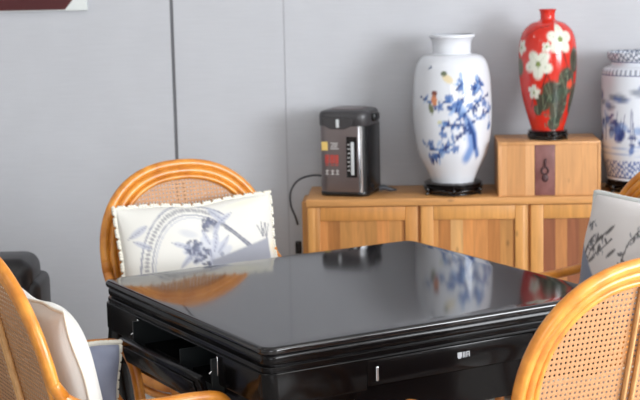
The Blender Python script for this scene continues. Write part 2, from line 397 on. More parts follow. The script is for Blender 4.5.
# ------------------------------------------------------------------ rattan armchair
YB, AW, WRAP, REC = -.25, .274, .004, .23
def back_y(x, z): return YB+WRAP*(x/AW)**2-REC*(z-.73)
Z0, ZA, EX = .735, .997, 2.25
def arch_path(off, z_low, n=28, yo=0):
    """centreline of one of the nested arch poles, off = how far inside the outer one"""
    a = AW-off; h = ZA-Z0-off*.9; P = []
    zs = [z_low+(Z0-z_low)*k/6 for k in range(6)]
    L = [(-a, z) for z in zs]
    for k in range(n+1):
        t = pi-pi*k/n; c, s = cos(t), sin(t)
        L.append((a*math.copysign(abs(c)**(2/EX), c), Z0+h*abs(s)**(2/EX)))
    L += [(a, z) for z in zs[::-1]]
    return [V((x, back_y(x, z)+yo, z)) for x, z in L]
def make_chair():
    root = empty('rattan_armchair', (0, 0, 0), 0, '', 'chair')
    g = M['rattan']
    # outer pole: the arch that turns forward into both arms and down to the front feet
    A = arch_path(.0, Z0-.02)
    side = lambda s: [V((s*.277, YB+.026, .70)), V((s*.283, YB+.085, .672)), V((s*.29, -.04, .660)), V((s*.29, .07, .658)), V((s*.286, .13, .646)), V((s*.278, .160, .60)), V((s*.264, .17, .52)), V((s*.25, .172, .42)), V((s*.245, .17, .22)), V((s*.248, .18, .0))]
    arm = catmull([A[1+5]] + side(-1), 6)[::-1]
    Am = A[6:-6]
    P = catmull(side(-1)[::-1], 6)+catmull([side(-1)[0], Am[0]], 3)[1:-1]+Am+catmull([Am[-1], side(1)[0]], 3)[1:-1]+catmull(side(1), 6)
    # split: arch as one part, each arm pole as one part
    bm = bmesh.new(); tube(bm, [side(-1)[0]]+Am+[side(1)[0]], .014, 12)
    tube(bm, arch_path(.0235, .40, yo=.004), .013, 12); tube(bm, arch_path(.043, .42, yo=.007), .0105, 10, flat=.8)
    fr = finish(bm, 'back_frame', g, root)
    for s in (-1, 1):
        bm = bmesh.new(); sp = side(s)
        tube(bm, catmull([Am[0] if s < 0 else Am[-1]]+sp[:8], 6), .0142, 12)
        finish(bm, 'armrest', g, root)
        bm = bmesh.new(); tube(bm, catmull(sp[7:], 6), .0142, 12); finish(bm, 'leg', g, root)
        bm = bmesh.new(); tube(bm, catmull([(s*.251, back_y(.25, .46), .46), (s*.245, -.19, .3), (s*.245, -.22, .0)], 8), .014, 12); finish(bm, 'leg', g, root)
        for Q in ([(s*.252, .15, .45), (s*.285, .06, .60), (s*.288, -.03, .655)], [(s*.285, -.06, .655), (s*.262, -.1, .56), (s*.25, -.14, .45)]):
            bm = bmesh.new(); tube(bm, catmull(Q, 6), .009, 8); finish(bm, 'arm_brace', g, root)
    # cane panel inside the arch, open webbing curved with the back
    bm = bmesh.new(); uvl = bm.loops.layers.uv.new('UVMap'); off = .050; a = AW-off; h = ZA-Z0-off*.9
    zt = lambda x: Z0+h*max(0, 1-abs(x/a)**EX)**(1/EX)
    nx, nz = 36, 20; g2 = []
    for i in range(nx+1):
        x = -a*cos(pi*i/nx); top = zt(x); col = []
        for j in range(nz+1):
            z = .47+(top-.47)*j/nz; col.append((bm.verts.new((x, back_y(x, z)+.006, z)), x, z))
        g2.append(col)
    for i in range(nx):
        for j in range(nz):
            q = [g2[i][j], g2[i+1][j], g2[i+1][j+1], g2[i][j+1]]
            f = bm.faces.new([w[0] for w in q])
            for lp, w in zip(f.loops, q): lp[uvl].uv = (w[1], w[2])
    finish(bm, 'cane_panel', M['cane'], root)
    for x in (-.011, .011):
        bm = bmesh.new(); tube(bm, [V((x, back_y(0, z)-.0, z)) for z in np.linspace(.46, ZA-.05, 8)], .006, 8, flat=.6); finish(bm, 'back_slat', M['slat'], root)
    # seat
    ring = [V((.262*math.copysign(abs(cos(t))**.6, cos(t)), -.03+.2*math.copysign(abs(sin(t))**.6, sin(t)), .43)) for t in np.linspace(0, 2*pi, 49)[:-1]]
    bm = bmesh.new(); tube(bm, ring, .016, 10, closed=True); tube(bm, [p-V((0, 0, .03)) for p in ring], .011, 8, closed=True); finish(bm, 'seat_frame', g, root)
    bm = bmesh.new(); uvl = bm.loops.layers.uv.new('UVMap'); vs = [bm.verts.new(p+V((0, 0, .004))) for p in ring]; f = bm.faces.new(vs)
    for lp in f.loops: lp[uvl].uv = (lp.vert.co.x, lp.vert.co.y)
    finish(bm, 'seat', M['cane'], root)
    for P in ([(-.246, .17, .16), (.246, .17, .16)], [(-.245, -.21, .16), (.245, -.21, .16)], [(-.245, -.21, .2), (-.245, .17, .2)], [(.245, -.21, .2), (.245, .17, .2)]): bm = bmesh.new(); tube(bm, [V(p) for p in P], .0095, 8); finish(bm, 'stretcher', g, root)
    return root
def face(root, pos, d):
    root.location = (pos.x, pos.y, 0); root.rotation_euler = (0, 0, atan2(d.y, d.x)-pi/2)
seat0 = make_chair()
G = 'rattan armchairs round the mahjong table'
specs = [
 (TC+Wv*.65-U*.024, -Wv, 0, 'rattan armchair behind the table with a lace-edged printed pillow in it'),
 (TC-U*.655-Wv*.03, U, 0, 'rattan armchair at the left edge holding a plain white and a blue-grey cushion'),
 (TC-Wv*.734+U*.064, Wv, -1, 'nearest rattan armchair at lower right, seen from behind, cane back filling the corner'),
 (TC+U*.80-Wv*.03, -U, 0, 'rattan armchair at the right edge, mostly hidden by its grey printed cushion')]
chairs = []
for i, (p, d, da, lab) in enumerate(specs):
    c = seat0 if i == 0 else copy_tree(seat0)
    face(c, p, d); c.rotation_euler.z += radians(da); c['label'] = lab; c['category'] = 'chair'; c['group'] = G; chairs.append(c)

# ------------------------------------------------------------------ painting helpers (pattern belongs to the cloth / glaze)
def lin(c): return np.array(s2l(c)[:3])
def seg_dist(X, Y, P):
    d = np.full(X.shape, 1e9)
    for (ax, ay), (bx, by) in zip(P, P[1:]):
        vx, vy = bx-ax, by-ay; L = vx*vx+vy*vy+1e-12
        t = np.clip(((X-ax)*vx+(Y-ay)*vy)/L, 0, 1); d = np.minimum(d, np.hypot(X-ax-t*vx, Y-ay-t*vy))
    return d
class Paint:
    def __init__(s, X, Y, base):
        s.X, s.Y = X, Y; s.C = np.tile(lin(base), (len(X), 1))
    def mix(s, a, c):
        a = np.clip(a, 0, 1)[:, None]; s.C = s.C*(1-a)+lin(c)*a
    def line(s, P, w, c, op=1, soft=.4):
        d = seg_dist(s.X, s.Y, P); s.mix(op*np.clip((w-d)/(w*soft)+.0, 0, 1), c)
    def blob(s, x, y, rx, ry, ang, c, op=1, soft=.3):
        ca, sa = cos(ang), sin(ang); dx, dy = s.X-x, s.Y-y
        q = np.sqrt(((dx*ca+dy*sa)/rx)**2+((-dx*sa+dy*ca)/ry)**2); s.mix(op*np.clip((1-q)/soft, 0, 1), c)
    def flower(s, x, y, r, c, cc, n=5, a0=0, op=1):
        dx, dy = s.X-x, s.Y-y; th = np.arctan2(dy, dx)-a0; q = np.hypot(dx, dy)/(r*(.62+.38*np.abs(np.cos(n*th/2))))
        s.mix(op*np.clip((1-q)/.18, 0, 1), c); s.blob(x, y, r*.2, r*.2, 0, cc, op)
    def leaves(s, P, n, L, c, rnd, spread=1, op=1):
        for k in range(n):
            i = rnd.randrange(len(P)-1); t = rnd.random(); x = P[i][0]*(1-t)+P[i+1][0]*t; y = P[i][1]*(1-t)+P[i+1][1]*t
            a = rnd.uniform(0, 2*pi); l = L*rnd.uniform(.6, 1.2); s.blob(x+cos(a)*l*spread, y+sin(a)*l*spread, l, l*.42, a, c, op)
    def store(s, me):
        at = me.color_attributes.new('glaze', 'FLOAT_COLOR', 'POINT')
        at.data.foreach_set('color', np.hstack([s.C, np.ones((len(s.C), 1))]).astype(np.float32).ravel())

# ------------------------------------------------------------------ cushions
def make_pillow(root, w, h, th, painter=None, mat=None, trim='lace', nx=120, ny=96, dip=.02, cname='cover'):
    """upright pillow, local x across, z up, centre at the origin"""
    def P(u, v, side):
        eu, ev = 1-abs(u)**3.2, 1-abs(v)**3.2
        pin = .018
        x = u*w/2*(1-pin*(1-v*v)*1.2); z = v*h/2*(1-pin*(1-u*u)*1.4)
        if v > 0: z -= dip*v*math.exp(-(u/.35)**2)
        t = th/2*(max(0, eu)*max(0, ev))**.5
        t *= 1+.06*sin(5*u+3*v)*cos(4*v-u)
        return V((x, side*t+.004*sin(6*u*v), z))
    bm = bmesh.new(); co = []
    layers = []
    for side in (1, -1):
        gr = []
        for i in range(nx+1):
            for j in range(ny+1):
                u, v = -1+2*i/nx, -1+2*j/ny
                gr.append(bm.verts.new(P(u, v, side))); co.append((u*w/2, v*h/2, side))
        layers.append(gr)
        for i in range(nx):
            for j in range(ny):
                k = i*(ny+1)+j; bm.faces.new((gr[k], gr[k+1], gr[k+ny+2], gr[k+ny+1]))
    co = np.array(co)
    bmesh.ops.recalc_face_normals(bm, faces=bm.faces)
    me = bpy.data.meshes.new(cname); bm.to_mesh(me); bm.free()
    me.polygons.foreach_set('use_smooth', [True]*len(me.polygons))
    me.materials.append(mat or M['print'])
    if painter: painter(Paint(co[:, 0], co[:, 1], (214, 211, 204)), me)
    o = bpy.data.objects.new(cname, me); COL.objects.link(o); o.parent = root
    E = [(-1+2*k/60, 1) for k in range(60)]+[(1, 1-2*k/50) for k in range(50)]+[(1-2*k/60, -1) for k in range(60)]+[(-1, -1+2*k/50) for k in range(50)]
    base = [P(u, v, 0) for u, v in E]
    bm = bmesh.new()
    if trim == 'lace':
        cen = V((0, 0, 0))
        for k, p in enumerate(base):
            q = base[(k+1) % len(base)]
            if k % 4 != 3:
                d = (p-cen).normalized(); bmesh.ops.create_icosphere(bm, subdivisions=1, radius=.0068, matrix=Matrix.Translation(p+d*.005))
        tube(bm, base, .004, 6, closed=True); finish(bm, 'lace_trim', M['lace'], root)
    elif trim == 'cord':
        tube(bm, base, .0095, 8, closed=True); finish(bm, 'piping', M['piping'], root)
    elif trim == 'white_cord':
        tube(bm, base, .004, 8, closed=True); finish(bm, 'piping', M['lace'], root)
    elif trim == 'blue':
        tube(bm, base, .004, 8, closed=True); finish(bm, 'piping', M['cloth_blue'], root)
    return o
def place_in(chair, root, x, y, z, lean, yaw=0, roll=0):
    mtx = Matrix.Translation(chair.location) @ Matrix.Rotation(chair.rotation_euler.z, 4, 'Z')
    m = mtx @ Matrix.Translation((x, y, z)) @ Matrix.Rotation(yaw, 4, 'Z') @ Matrix.Rotation(lean, 4, 'X') @ Matrix.Rotation(roll, 4, 'Y')
    root.location = m.to_translation(); root.rotation_euler = m.to_euler()
def paint_medallion(p, me):
    rnd = random.Random(3); cx, cy = .036, .0
    # seen from the front the pillow's local +x lies to the viewer's left
    ink, mid = (84, 86, 102), (124, 127, 144)
    T = np.linspace(.9, pi+.5, 60)
    for r1, r2, wd, c, op in ((.178, .208, .0032, mid, .9), (.146, .176, .0030, mid, .8), (.137, .166, .0028, (168, 170, 182), .7)):
        p.line([(cx+r1*cos(t), cy+r2*sin(t)) for t in pi-T], wd, c, op)
    for t in np.linspace(pi-.9, -.5, 44): p.blob(cx+.162*cos(t), cy+.192*sin(t), .0085, .0055, t, ink, .6)
    for t in np.linspace(pi-.85, pi+.1, 2): pass
    # the ring's right limb, a beaded band running down from the upper flower
    A, B = (-.06, .135), (-.165, .035)
    for o in (-.017, .017): p.line([(A[0]+o*.7, A[1]+o), (B[0]+o*.7, B[1]+o)], .0028, mid, .9)
    for k in range(9): p.blob(A[0]+(B[0]-A[0])*k/8, A[1]+(B[1]-A[1])*k/8, .011, .0075, .8, ink, .65)
    for x, y, r in ((.0, .055, .055), (-.045, .04, .045), (.05, .05, .04)): p.flower(x, y, r, (186, 188, 198), mid, 6, rnd.random(), .7)
    for cx2, cy2, R2, n in ((.042, .06, .036, 34), (-.022, .138, .026, 22), (.015, .03, .03, 12)):
        for k in range(n):
            a = rnd.uniform(0, 2*pi); r = R2*sqrt(rnd.random()); p.blob(cx2+r*cos(a), cy2+r*sin(a), rnd.uniform(.007, .014), .0055, rnd.uniform(0, 3), rnd.choice([ink, mid, (74, 80, 104)]), .8)
    for cx2, cy2 in ((.04, .058), (-.022, .138)): p.blob(cx2, cy2, .034, .03, 0, (110, 114, 134), .55, .8)
    for x, y, a, l in ((-.05, .165, .9, .04), (-.075, .15, 2.7, .03), (-.04, .12, 2.2, .03), (.0, .1, 1.2, .03), (-.03, .08, 1.9, .035), (-.055, .07, 2.3, .035), (.085, .08, .3, .03), (.075, .03, 2.4, .03), (-.01, .03, 1.5, .03), (.205, .13, 2.6, .035), (.2, .09, .5, .03)):
        p.blob(x, y, l, l*.33, a, (172, 174, 188), .75); p.line([(x-l*cos(a), y-l*sin(a)), (x+l*cos(a), y+l*sin(a))], .0016, mid, .7)
    p.blob(.055, .115, .045, .018, .25, (190, 190, 194), .8, .6)
    for x, y in ((-.20, .075), (-.215, .07)):
        for a in (.9, 1.5, 2.0): p.line([(x, y), (x+.03*cos(a), y+.045*sin(a))], .0026, ink, .7)
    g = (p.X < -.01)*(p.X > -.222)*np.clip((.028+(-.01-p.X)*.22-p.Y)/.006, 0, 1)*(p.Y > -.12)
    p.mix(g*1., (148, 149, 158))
    p.blob(-.15, .185, .09, .012, -.1, (232, 228, 196), .7, 1)
    p.blob(-.24, .04, .018, .03, 0, (228, 216, 190), .8, .5)
    p.store(me)
def paint_branches(p, me):
    rnd = random.Random(11); p.mix(np.ones_like(p.X), (228, 222, 220))
    ink, g2 = (74, 70, 72), (122, 122, 130)
    for P in ([(.20, .03), (.18, .075), (.155, .10)], [(.175, .02), (.16, .06), (.13, .085), (.095, .12)], [(.14, .045), (.11, .06), (.07, .10)], [(.20, .12), (.17, .14)], [(.02, .0), (.0, .1), (-.04, .16)], [(-.1, -.1), (-.14, .0), (-.12, .1), (-.17, .16)]):
        p.line(P, .0034, ink, .9); p.leaves(P, 6, .013, ink, rnd, .9, .85); p.leaves(P, 6, .011, g2, rnd, 1.6, .7)
    for x, y, a in ((.125, .095, 2.5), (.085, .125, 2.3), (.19, .05, 1.9), (.15, .03, 2.6), (.06, .06, 2.4)): p.blob(x, y, .026, .0065, a, ink, .9)
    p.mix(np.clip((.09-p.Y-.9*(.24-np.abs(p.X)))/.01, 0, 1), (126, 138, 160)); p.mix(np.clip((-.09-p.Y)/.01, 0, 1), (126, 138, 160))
    p.store(me)
def pillow_thing(name, label):
    r = bpy.data.objects.new(name, None); COL.objects.link(r); r.empty_display_size = .1; tag(r, label, 'cushion', 'cushions in the rattan armchairs'); return r
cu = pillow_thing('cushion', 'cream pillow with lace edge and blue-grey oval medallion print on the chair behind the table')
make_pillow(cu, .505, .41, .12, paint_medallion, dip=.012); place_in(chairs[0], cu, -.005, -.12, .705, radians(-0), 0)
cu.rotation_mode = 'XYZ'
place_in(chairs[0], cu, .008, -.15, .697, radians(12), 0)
cu = pillow_thing('cushion', 'plain white pillow leaning on the back of the armchair at the left edge')
make_pillow(cu, .47, .43, .13, None, M['cloth_white'], 'white_cord', 60, 48, .01); place_in(chairs[1], cu, -.01, -.148, .662, radians(13), 0)
cu = pillow_thing('cushion', 'small blue-grey cushion with pale lace top in front of the plain white pillow')
make_pillow(cu, .17, .27, .11, None, M['cloth_blue'], 'lace', 60, 48, .005); place_in(chairs[1], cu, -.165, -.02, .562, radians(6), radians(-90), radians(-9))
cu = pillow_thing('cushion', 'pale pinkish cushion half seen through the cane back of the nearest armchair')
make_pillow(cu, .44, .30, .12, None, M['cloth_pink'], 'white_cord', 60, 48, .01); place_in(chairs[2], cu, .01, -.125, .60, radians(13), 0)
cu = pillow_thing('cushion', 'grey cushion printed with dark branches, thick cord edge, in the rightmost armchair')
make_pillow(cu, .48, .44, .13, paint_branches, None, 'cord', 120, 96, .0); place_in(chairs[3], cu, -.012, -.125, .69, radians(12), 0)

# ------------------------------------------------------------------ cabinet along the far wall
CD = .36; CT = .70
def wthing(name, s, d, z, label, cat, group=None):
    e = empty(name, W(s, d, z), WA, label, cat, group); e.scale = (K, K, K); return e
cab = wthing('low_cabinet', 0, 0, 0.0, 'long low pine cabinet with framed board doors against the grey wall', 'cabinet')
# local frame: x along wall, y = -(distance out from wall)
CL, CR = -.032, 1.66; FZ = -.1190
bm = bmesh.new(); box(bm, CL, CR, -CD, -.004, CT-.028, CT, .003); finish(bm, 'cabinet_top', M['pine_top'], cab, auto=40)
bm = bmesh.new(); box(bm, CL+.006, CL+.026, -CD+.03, -.006, FZ+.05, CT-.028); box(bm, CR-.026, CR-.006, -CD+.03, -.006, FZ+.05, CT-.028)
box(bm, CL+.006, CR-.006, -.018, -.006, FZ+.05, CT-.028); box(bm, CL+.006, CR-.006, -CD+.03, -.006, FZ+.05, FZ+.07)
for x in (.398, .815, 1.232): box(bm, x-.017, x+.009, -CD+.026, -.01, FZ+.07, CT-.028)
finish(bm, 'carcass', M['pine_frame'], cab, smooth=False)
bm = bmesh.new(); box(bm, CL-.028, CL+.004, -.20, -.012, FZ, .667, .002); finish(bm, 'side_board', M['pine_frame'], cab, auto=40)
doors = [(CL+.004, .393, 'pine_door'), (.404, .810, 'pine_door'), (.821, 1.227, 'pine_red'), (1.238, CR-.004, 'pine_door')]
for x0, x1, mt in doors:
    z0, z1 = FZ+.075, CT-.031; fw = .048; y0, y1 = -CD+.008, -CD+.028
    bm = bmesh.new()
    box(bm, x0, x0+fw, y0, y1, z0, z1, .003); box(bm, x1-fw, x1, y0, y1, z0, z1, .003); box(bm, x0+fw, x1-fw, y0, y1, z1-fw-.006, z1, .003); box(bm, x0+fw, x1-fw, y0, y1, z0, z0+fw, .003)
    d = finish(bm, 'door', M['pine_frame'], cab, auto=40)
    bm = bmesh.new(); box(bm, x0+fw-.002, x1-fw+.002, y0+.009, y1-.002, z0+fw-.002, z1-fw-.004); finish(bm, 'door_panel', M[mt], d, smooth=False)
for x in (CL+.03, .80, CR-.07):
    for y in (-CD+.04, -.06):
        bm = bmesh.new(); box(bm, x, x+.04, y, y+.04, FZ, FZ+.05); finish(bm, 'foot', M['pine_frame'], cab, smooth=False)

# ------------------------------------------------------------------ wooden box under the red vase
bx = wthing('wooden_box', .893, 0, CT, 'pale bamboo box with a plum-brown centre panel on the cabinet, under the red vase', 'box')
bm = bmesh.new(); hw, f0, f1, bh = .193, -.342, -.075, .207; t = .012
box(bm, -hw, -hw+t, f0, f1, 0, bh-t, .0015); box(bm, hw-t, hw, f0, f1, 0, bh-t, .0015); box(bm, -hw+t, hw-t, f1-t, f1, 0, bh-t); box(bm, -hw+t, hw-t, f0+.01, f1, 0, t)
finish(bm, 'case', M['box_wood'], bx, auto=40)
bm = bmesh.new(); box(bm, -hw, hw, f0, f1, bh-t, bh, .002); finish(bm, 'lid', M['box_wood'], bx, auto=40)
bm = bmesh.new(); box(bm, -hw+t, -.056, f0+.003, f0+.014, t*.2, bh-t); box(bm, .022, hw-t, f0+.003, f0+.014, t*.2, bh-t); finish(bm, 'front_board', M['box_wood'], bx, smooth=False)
bm = bmesh.new(); box(bm, -.055, .021, f0+.001, f0+.013, t*.2, bh-t, .0015); pn = finish(bm, 'centre_panel', M['plum'], bx, auto=40)
bm = bmesh.new(); tube(bm, [V((-.017+.013*cos(a), f0-.003, .098+.013*sin(a))) for a in np.linspace(0, 2*pi, 25)[:-1]], .0035, 6, closed=True)
tube(bm, catmull([(-.017, f0-.002, .112), (-.017, f0-.004, .13), (-.014, f0-.002, .142)], 4), .004, 6); bmesh.ops.create_uvsphere(bm, u_segments=12, v_segments=8, radius=.013, matrix=Matrix.Translation((-.017, f0+.001, .068)) @ Matrix.Diagonal((1, .3, 1.2, 1)))
finish(bm, 'carved_pull', M['plum_dark'], pn)

# ------------------------------------------------------------------ vases
def smooth_profile(prof, n=10):
    P = catmull([(r, 0, z) for r, z in prof], n); return [(max(.0005, p.x), p.z) for p in P]
def make_vase(root, prof, wall, paint, mat, nseg=300, dens=8):
    pr = smooth_profile(prof, dens)
    inner = [(max(.001, r-wall), z) for r, z in pr[::-1]][:-6]
    bm = bmesh.new(); lathe(bm, pr+inner+[(.001, inner[-1][1])], nseg)
    bmesh.ops.recalc_face_normals(bm, faces=bm.faces)
    me = bpy.data.meshes.new('vase_body'); bm.to_mesh(me); bm.free()
    me.polygons.foreach_set('use_smooth', [True]*len(me.polygons)); me.materials.append(mat)
    co = np.array([v.co for v in me.vertices]); th = np.arctan2(co[:, 0], -co[:, 1])        # 0 = towards the room
    paint(th, co[:, 2], np.hypot(co[:, 0], co[:, 1]), me)
    o = bpy.data.objects.new('vase_body', me); COL.objects.link(o); o.parent = root; return o
def make_stand(root, r, h, nfeet=6):
    bm = bmesh.new(); lathe(bm, [(r*.6, h*.45), (r*.9, h*.5), (r*.96, h*.62), (r*.88, h*.75), (r*.93, h*.9), (r*.86, h), (r*.6, h), (.001, h*.96)], 48)
    o = finish(bm, 'stand', M['stand'], root, auto=50)
    for k in range(nfeet):
        a = 2*pi*k/nfeet+pi/nfeet; bm = bmesh.new()
        tube(bm, catmull([(r*.78*cos(a), r*.78*sin(a), h*.6), (r*.97*cos(a), r*.97*sin(a), h*.42), (r*.86*cos(a), r*.86*sin(a), h*.22), (r*1.0*cos(a), r*1.0*sin(a), h*.09)], 6), lambda t: h*(.16-.07*t), 8)
        finish(bm, 'foot', M['stand'], o)
    bm = bmesh.new()
    for k in range(nfeet):
        a0 = 2*pi*k/nfeet+pi/nfeet; P = [(r*.9*cos(a0+q*2*pi/nfeet), r*.9*sin(a0+q*2*pi/nfeet), h*(.22+.22*sin(pi*q))) for q in np.linspace(0.05, .95, 11)]
        tube(bm, P, h*.09, 6)
    tube(bm, [(r*.8*cos(a), r*.8*sin(a), h*.1) for a in np.linspace(0, 2*pi, 41)[:-1]], h*.1, 6, closed=True)
    finish(bm, 'carved_rim', M['stand'], o)
    return o
GV = 'porcelain and lacquer vases on the low cabinet'
# white vase with birds --------------------------------------------------------
v1 = wthing('porcelain_vase', .532, .222, CT, 'white porcelain vase painted with birds on a blue flowering branch, beside the electric pot', 'vase', GV)
make_stand(v1, .122, .048)
PR1 = [(.001, .05), (.075, .048), (.084, .052), (.098, .085), (.131, .155), (.147, .235), (.1515, .32), (.150, .39), (.147, .44), (.140, .484), (.128, .514), (.108, .533), (.082, .538), (.0735, .542), (.0735, .552), (.0745, .58), (.082, .597), (.0885, .603), (.088, .611), (.084, .613)]
def px1(x, y):    # a spot on the vase front, given as photo columns/rows of its design -> (angle*.15, height)
    return (math.asin(max(-.98, min(.98, (x-451.5)/39.)))*.15, (190-y)*.0039)
def paint_white(th, z, r, me):
    back = np.where(np.abs(th) > pi/2, 1, 0); thf = np.where(back, np.sign(th)*(pi-np.abs(th)), th)
    p = Paint(thf*.15, z, (220, 222, 228)); rnd = random.Random(5)
    D, Mi, Li = (34, 60, 118), (76, 112, 172), (140, 170, 212)
    q = lambda *a: [px1(x, y) for x, y in a]
    p.line(q((466, 152), (471, 140), (469, 128), (466, 118)), .028, (96, 134, 194), .9, .7)
    p.line(q((478, 150), (474, 140), (472, 128), (466, 116), (460, 106), (448, 102)), .015, Mi, .95, .6)
    p.line(q((474, 142), (471, 128), (464, 114), (456, 106), (447, 101)), .009, D, .95, .6)
    br = [q((463, 108), (452, 98), (440, 95), (430, 97), (420, 92)), q((460, 110), (470, 102), (478, 96), (486, 90)), q((452, 100), (462, 92), (468, 84), (476, 84)),
          q((468, 122), (458, 130), (446, 140), (436, 144), (424, 141)), q((446, 140), (436, 150), (424, 152)), q((470, 116), (480, 112), (488, 106)), q((460, 118), (448, 118), (440, 122)), q((476, 84), (478, 74)), q((458, 82), (462, 78))]
    for P in br:
        p.line(P, .0042, D, .95); p.leaves(P, 8, .016, D, rnd, .9, .9); p.leaves(P, 7, .015, Mi, rnd, 1.2, .85); p.leaves(P, 4, .017, Li, rnd, 1.5, .7)
    for x, y in ((447, 93), (456, 98), (438, 101), (482, 99), (441, 128), (453, 142), (430, 150), (487, 122), (428, 138)):
        a, b = px1(x, y); p.flower(a, b, .020, Mi, D, 5, rnd.random(), .85)
    # birds
    a, b = px1(446, 74); p.blob(a, b, .030, .016, -.6, (222, 206, 170), 1); a, b = px1(442, 69); p.blob(a, b, .015, .011, 0, (100, 108, 86), 1); a, b = px1(452, 80); p.blob(a, b, .018, .005, -.9, (196, 196, 190), 1)
    a, b = px1(433, 88); p.blob(a, b, .014, .013, 0, (120, 62, 48), 1); a, b = px1(433, 95); p.blob(a, b, .015, .024, .2, (206, 132, 92), 1); a, b = px1(430, 103); p.blob(a, b, .012, .024, .3, (110, 116, 84), 1); a, b = px1(436, 98); p.blob(a, b, .004, .011, 0, (228, 224, 214), 1)
    a, b = px1(427, 64); p.blob(a, b, .012, .0035, .6, (70, 92, 128), .9); p.blob(a+.006, b+.004, .009, .003, -.9, (70, 92, 128), .9)
    a, b = px1(438, 116); p.blob(a, b, .010, .006, 0, (206, 200, 120), .7)
    p.store(me)
make_vase(v1, PR1, .006, paint_white, M['porcelain'])
# red vase ----------------------------------------------------------------------
v2 = wthing('lacquer_vase', .895, .238, CT+.207, 'red vase painted with large white flowers, standing on the wooden box', 'vase', GV)
make_stand(v2, .082, .036)
PR2 = [(.001, .038), (.056, .036), (.062, .040), (.067, .055), (.083, .108), (.0995, .175), (.1085, .245), (.1105, .315), (.1065, .37), (.0925, .413), (.065, .440), (.037, .451), (.0285, .457), (.0275, .472), (.030, .486), (.034, .491), (.033, .494), (.029, .494)]
def px2(x, y): return (math.asin(max(-.98, min(.98, (x-548.5)/28.5)))*.11, (136.4-y)*.00386)
def paint_red(th, z, r, me):
    back = np.abs(th) > pi/2; thf = np.where(back, np.sign(th)*(pi-np.abs(th)), th)
    p = Paint(thf*.11, z, (206, 44, 30)); rnd = random.Random(9); q = lambda *a: [px2(x, y) for x, y in a]
    G1, G2, G3 = (58, 72, 58), (84, 100, 80), (34, 44, 40)
    for x, y, rx, ry, a in ((559, 102, .050, .080, -.1), (566, 78, .046, .060, .2), (551, 88, .045, .050, .7), (573, 58, .035, .055, .0), (541, 98, .034, .040, .4), (534, 106, .026, .024, 0), (521, 64, .03, .040, 0), (556, 120, .045, .03, 0), (575, 96, .04, .06, 0)):
        u, v = px2(x, y); p.blob(u, v, rx, ry, a, rnd.choice([G1, G1, G2]), .95, .2)
        for k in range(5): p.line([(u, v-ry*.8), (u+(k-2)*rx*.35, v+ry*.8*(1-abs(k-2)*.2))], .0016, rnd.choice([G3, (116, 132, 108)]), .8)
    for k in range(45):
        u, v = px2(rnd.uniform(542, 576), rnd.uniform(66, 124)); p.blob(u, v, .014, .005, rnd.uniform(0, 3), rnd.choice([G1, G2, G3, (108, 120, 100)]), .6)
    for P in (q((560, 120), (556, 96), (548, 76), (543, 66)), q((533, 96), (541, 82), (545, 70)), q((570, 84), (566, 66), (561, 48)), q((527, 104), (531, 94))): p.line(P, .0026, G3, .85)
    u, v = px2(569, 81); p.flower(u, v, .020, (214, 74, 48), (90, 40, 30), 5, 0, 1)
    for x, y, rr, n, a in ((559, 37, .062, 5, .3), (537, 61, .062, 5, .9), (532, 88, .032, 5, .2), (522, 45, .034, 5, 1.), (545, 44, .022, 5, 0)):
        u, v = px2(x, y); p.flower(u, v, rr, (218, 218, 204), (120, 136, 70), n, a)
        for k in range(n):
            t = a+2*pi*k/n; p.line([(u+rr*.25*cos(t), v+rr*.25*sin(t)), (u+rr*.8*cos(t), v+rr*.8*sin(t))], .0014, (176, 184, 160), .7)
    p.line(q((524, 34), (534, 26), (548, 24)), .0018, (90, 30, 26), .7)
    p.store(me)
make_vase(v2, PR2, .005, paint_red, M['red_lacquer'])
# blue and white vase at the right ------------------------------------------------
v3 = wthing('porcelain_vase', 1.262, .205, CT, 'blue and white straight-sided porcelain vase with a landscape, cut off by the right edge', 'vase', GV)
make_stand(v3, .150, .05)
PR3 = [(.001, .05), (.125, .048), (.132, .053), (.138, .075), (.150, .13), (.157, .19), (.158, .26), (.158, .34), (.158, .42), (.157, .455), (.151, .470), (.136, .478), (.124, .484), (.1235, .496), (.129, .504), (.136, .509), (.137, .530), (.132, .533)]
def paint_blue(th, z, r, me):
    s = th*.158; p = Paint(s, z, (222, 226, 234)); rnd = random.Random(21); D, Mi, Li, Gy = (38, 54, 120), (78, 102, 168), (150, 172, 212), (104, 114, 136)
    pat = (np.sin(s*260)*np.sin(z*260+np.sin(s*130)) > -.05)
    for z0, z1 in ((.500, .533), (.062, .125)):
        p.mix(((z > z0) & (z < z1) & pat)*.85, Mi if z0 < .2 else Gy)
    p.mix(((z > .45) & (z < .470))*(np.sin(s*320) > 0)*.7, Gy)
    for zz in (.127, .060, .134, .448, .497): p.mix(np.clip((.0022-np.abs(z-zz))/.001, 0, 1)*.9, D)
    def wrapblob(x, y, rx, ry, a, c, op):
        p.blob(x, y, rx, ry, a, c, op, .5)
    for k in range(60):      # misty trees above
        x = rnd.uniform(-.49, .49); wrapblob(x, .37+.035*sin(x*19+2)+rnd.uniform(-.025, .025), rnd.uniform(.02, .05), rnd.uniform(.010, .022), rnd.uniform(-.3, .3), rnd.choice([Gy, Gy, Mi]), .7)
    for k in range(170):     # blue rocks and pavilions in the middle
        x = rnd.uniform(-.49, .49); wrapblob(x, .235+.03*sin(x*25)+rnd.uniform(-.04, .04), rnd.uniform(.008, .028), rnd.uniform(.008, .024), rnd.uniform(0, 3), rnd.choice([D, D, Mi, Li]), .85)
    for k in range(36):
        x = rnd.uniform(-.49, .49); p.line([(x, .20), (x+rnd.uniform(-.02, .02), .26+rnd.uniform(0, .07))], .0022, D, .7)
    for k in range(26):
        x = rnd.uniform(-.49, .49); wrapblob(x, .165+rnd.uniform(-.02, .02), .05, .004, 0, Li, .7)
    p.store(me)
make_vase(v3, PR3, .006, paint_blue, M['porcelain'])

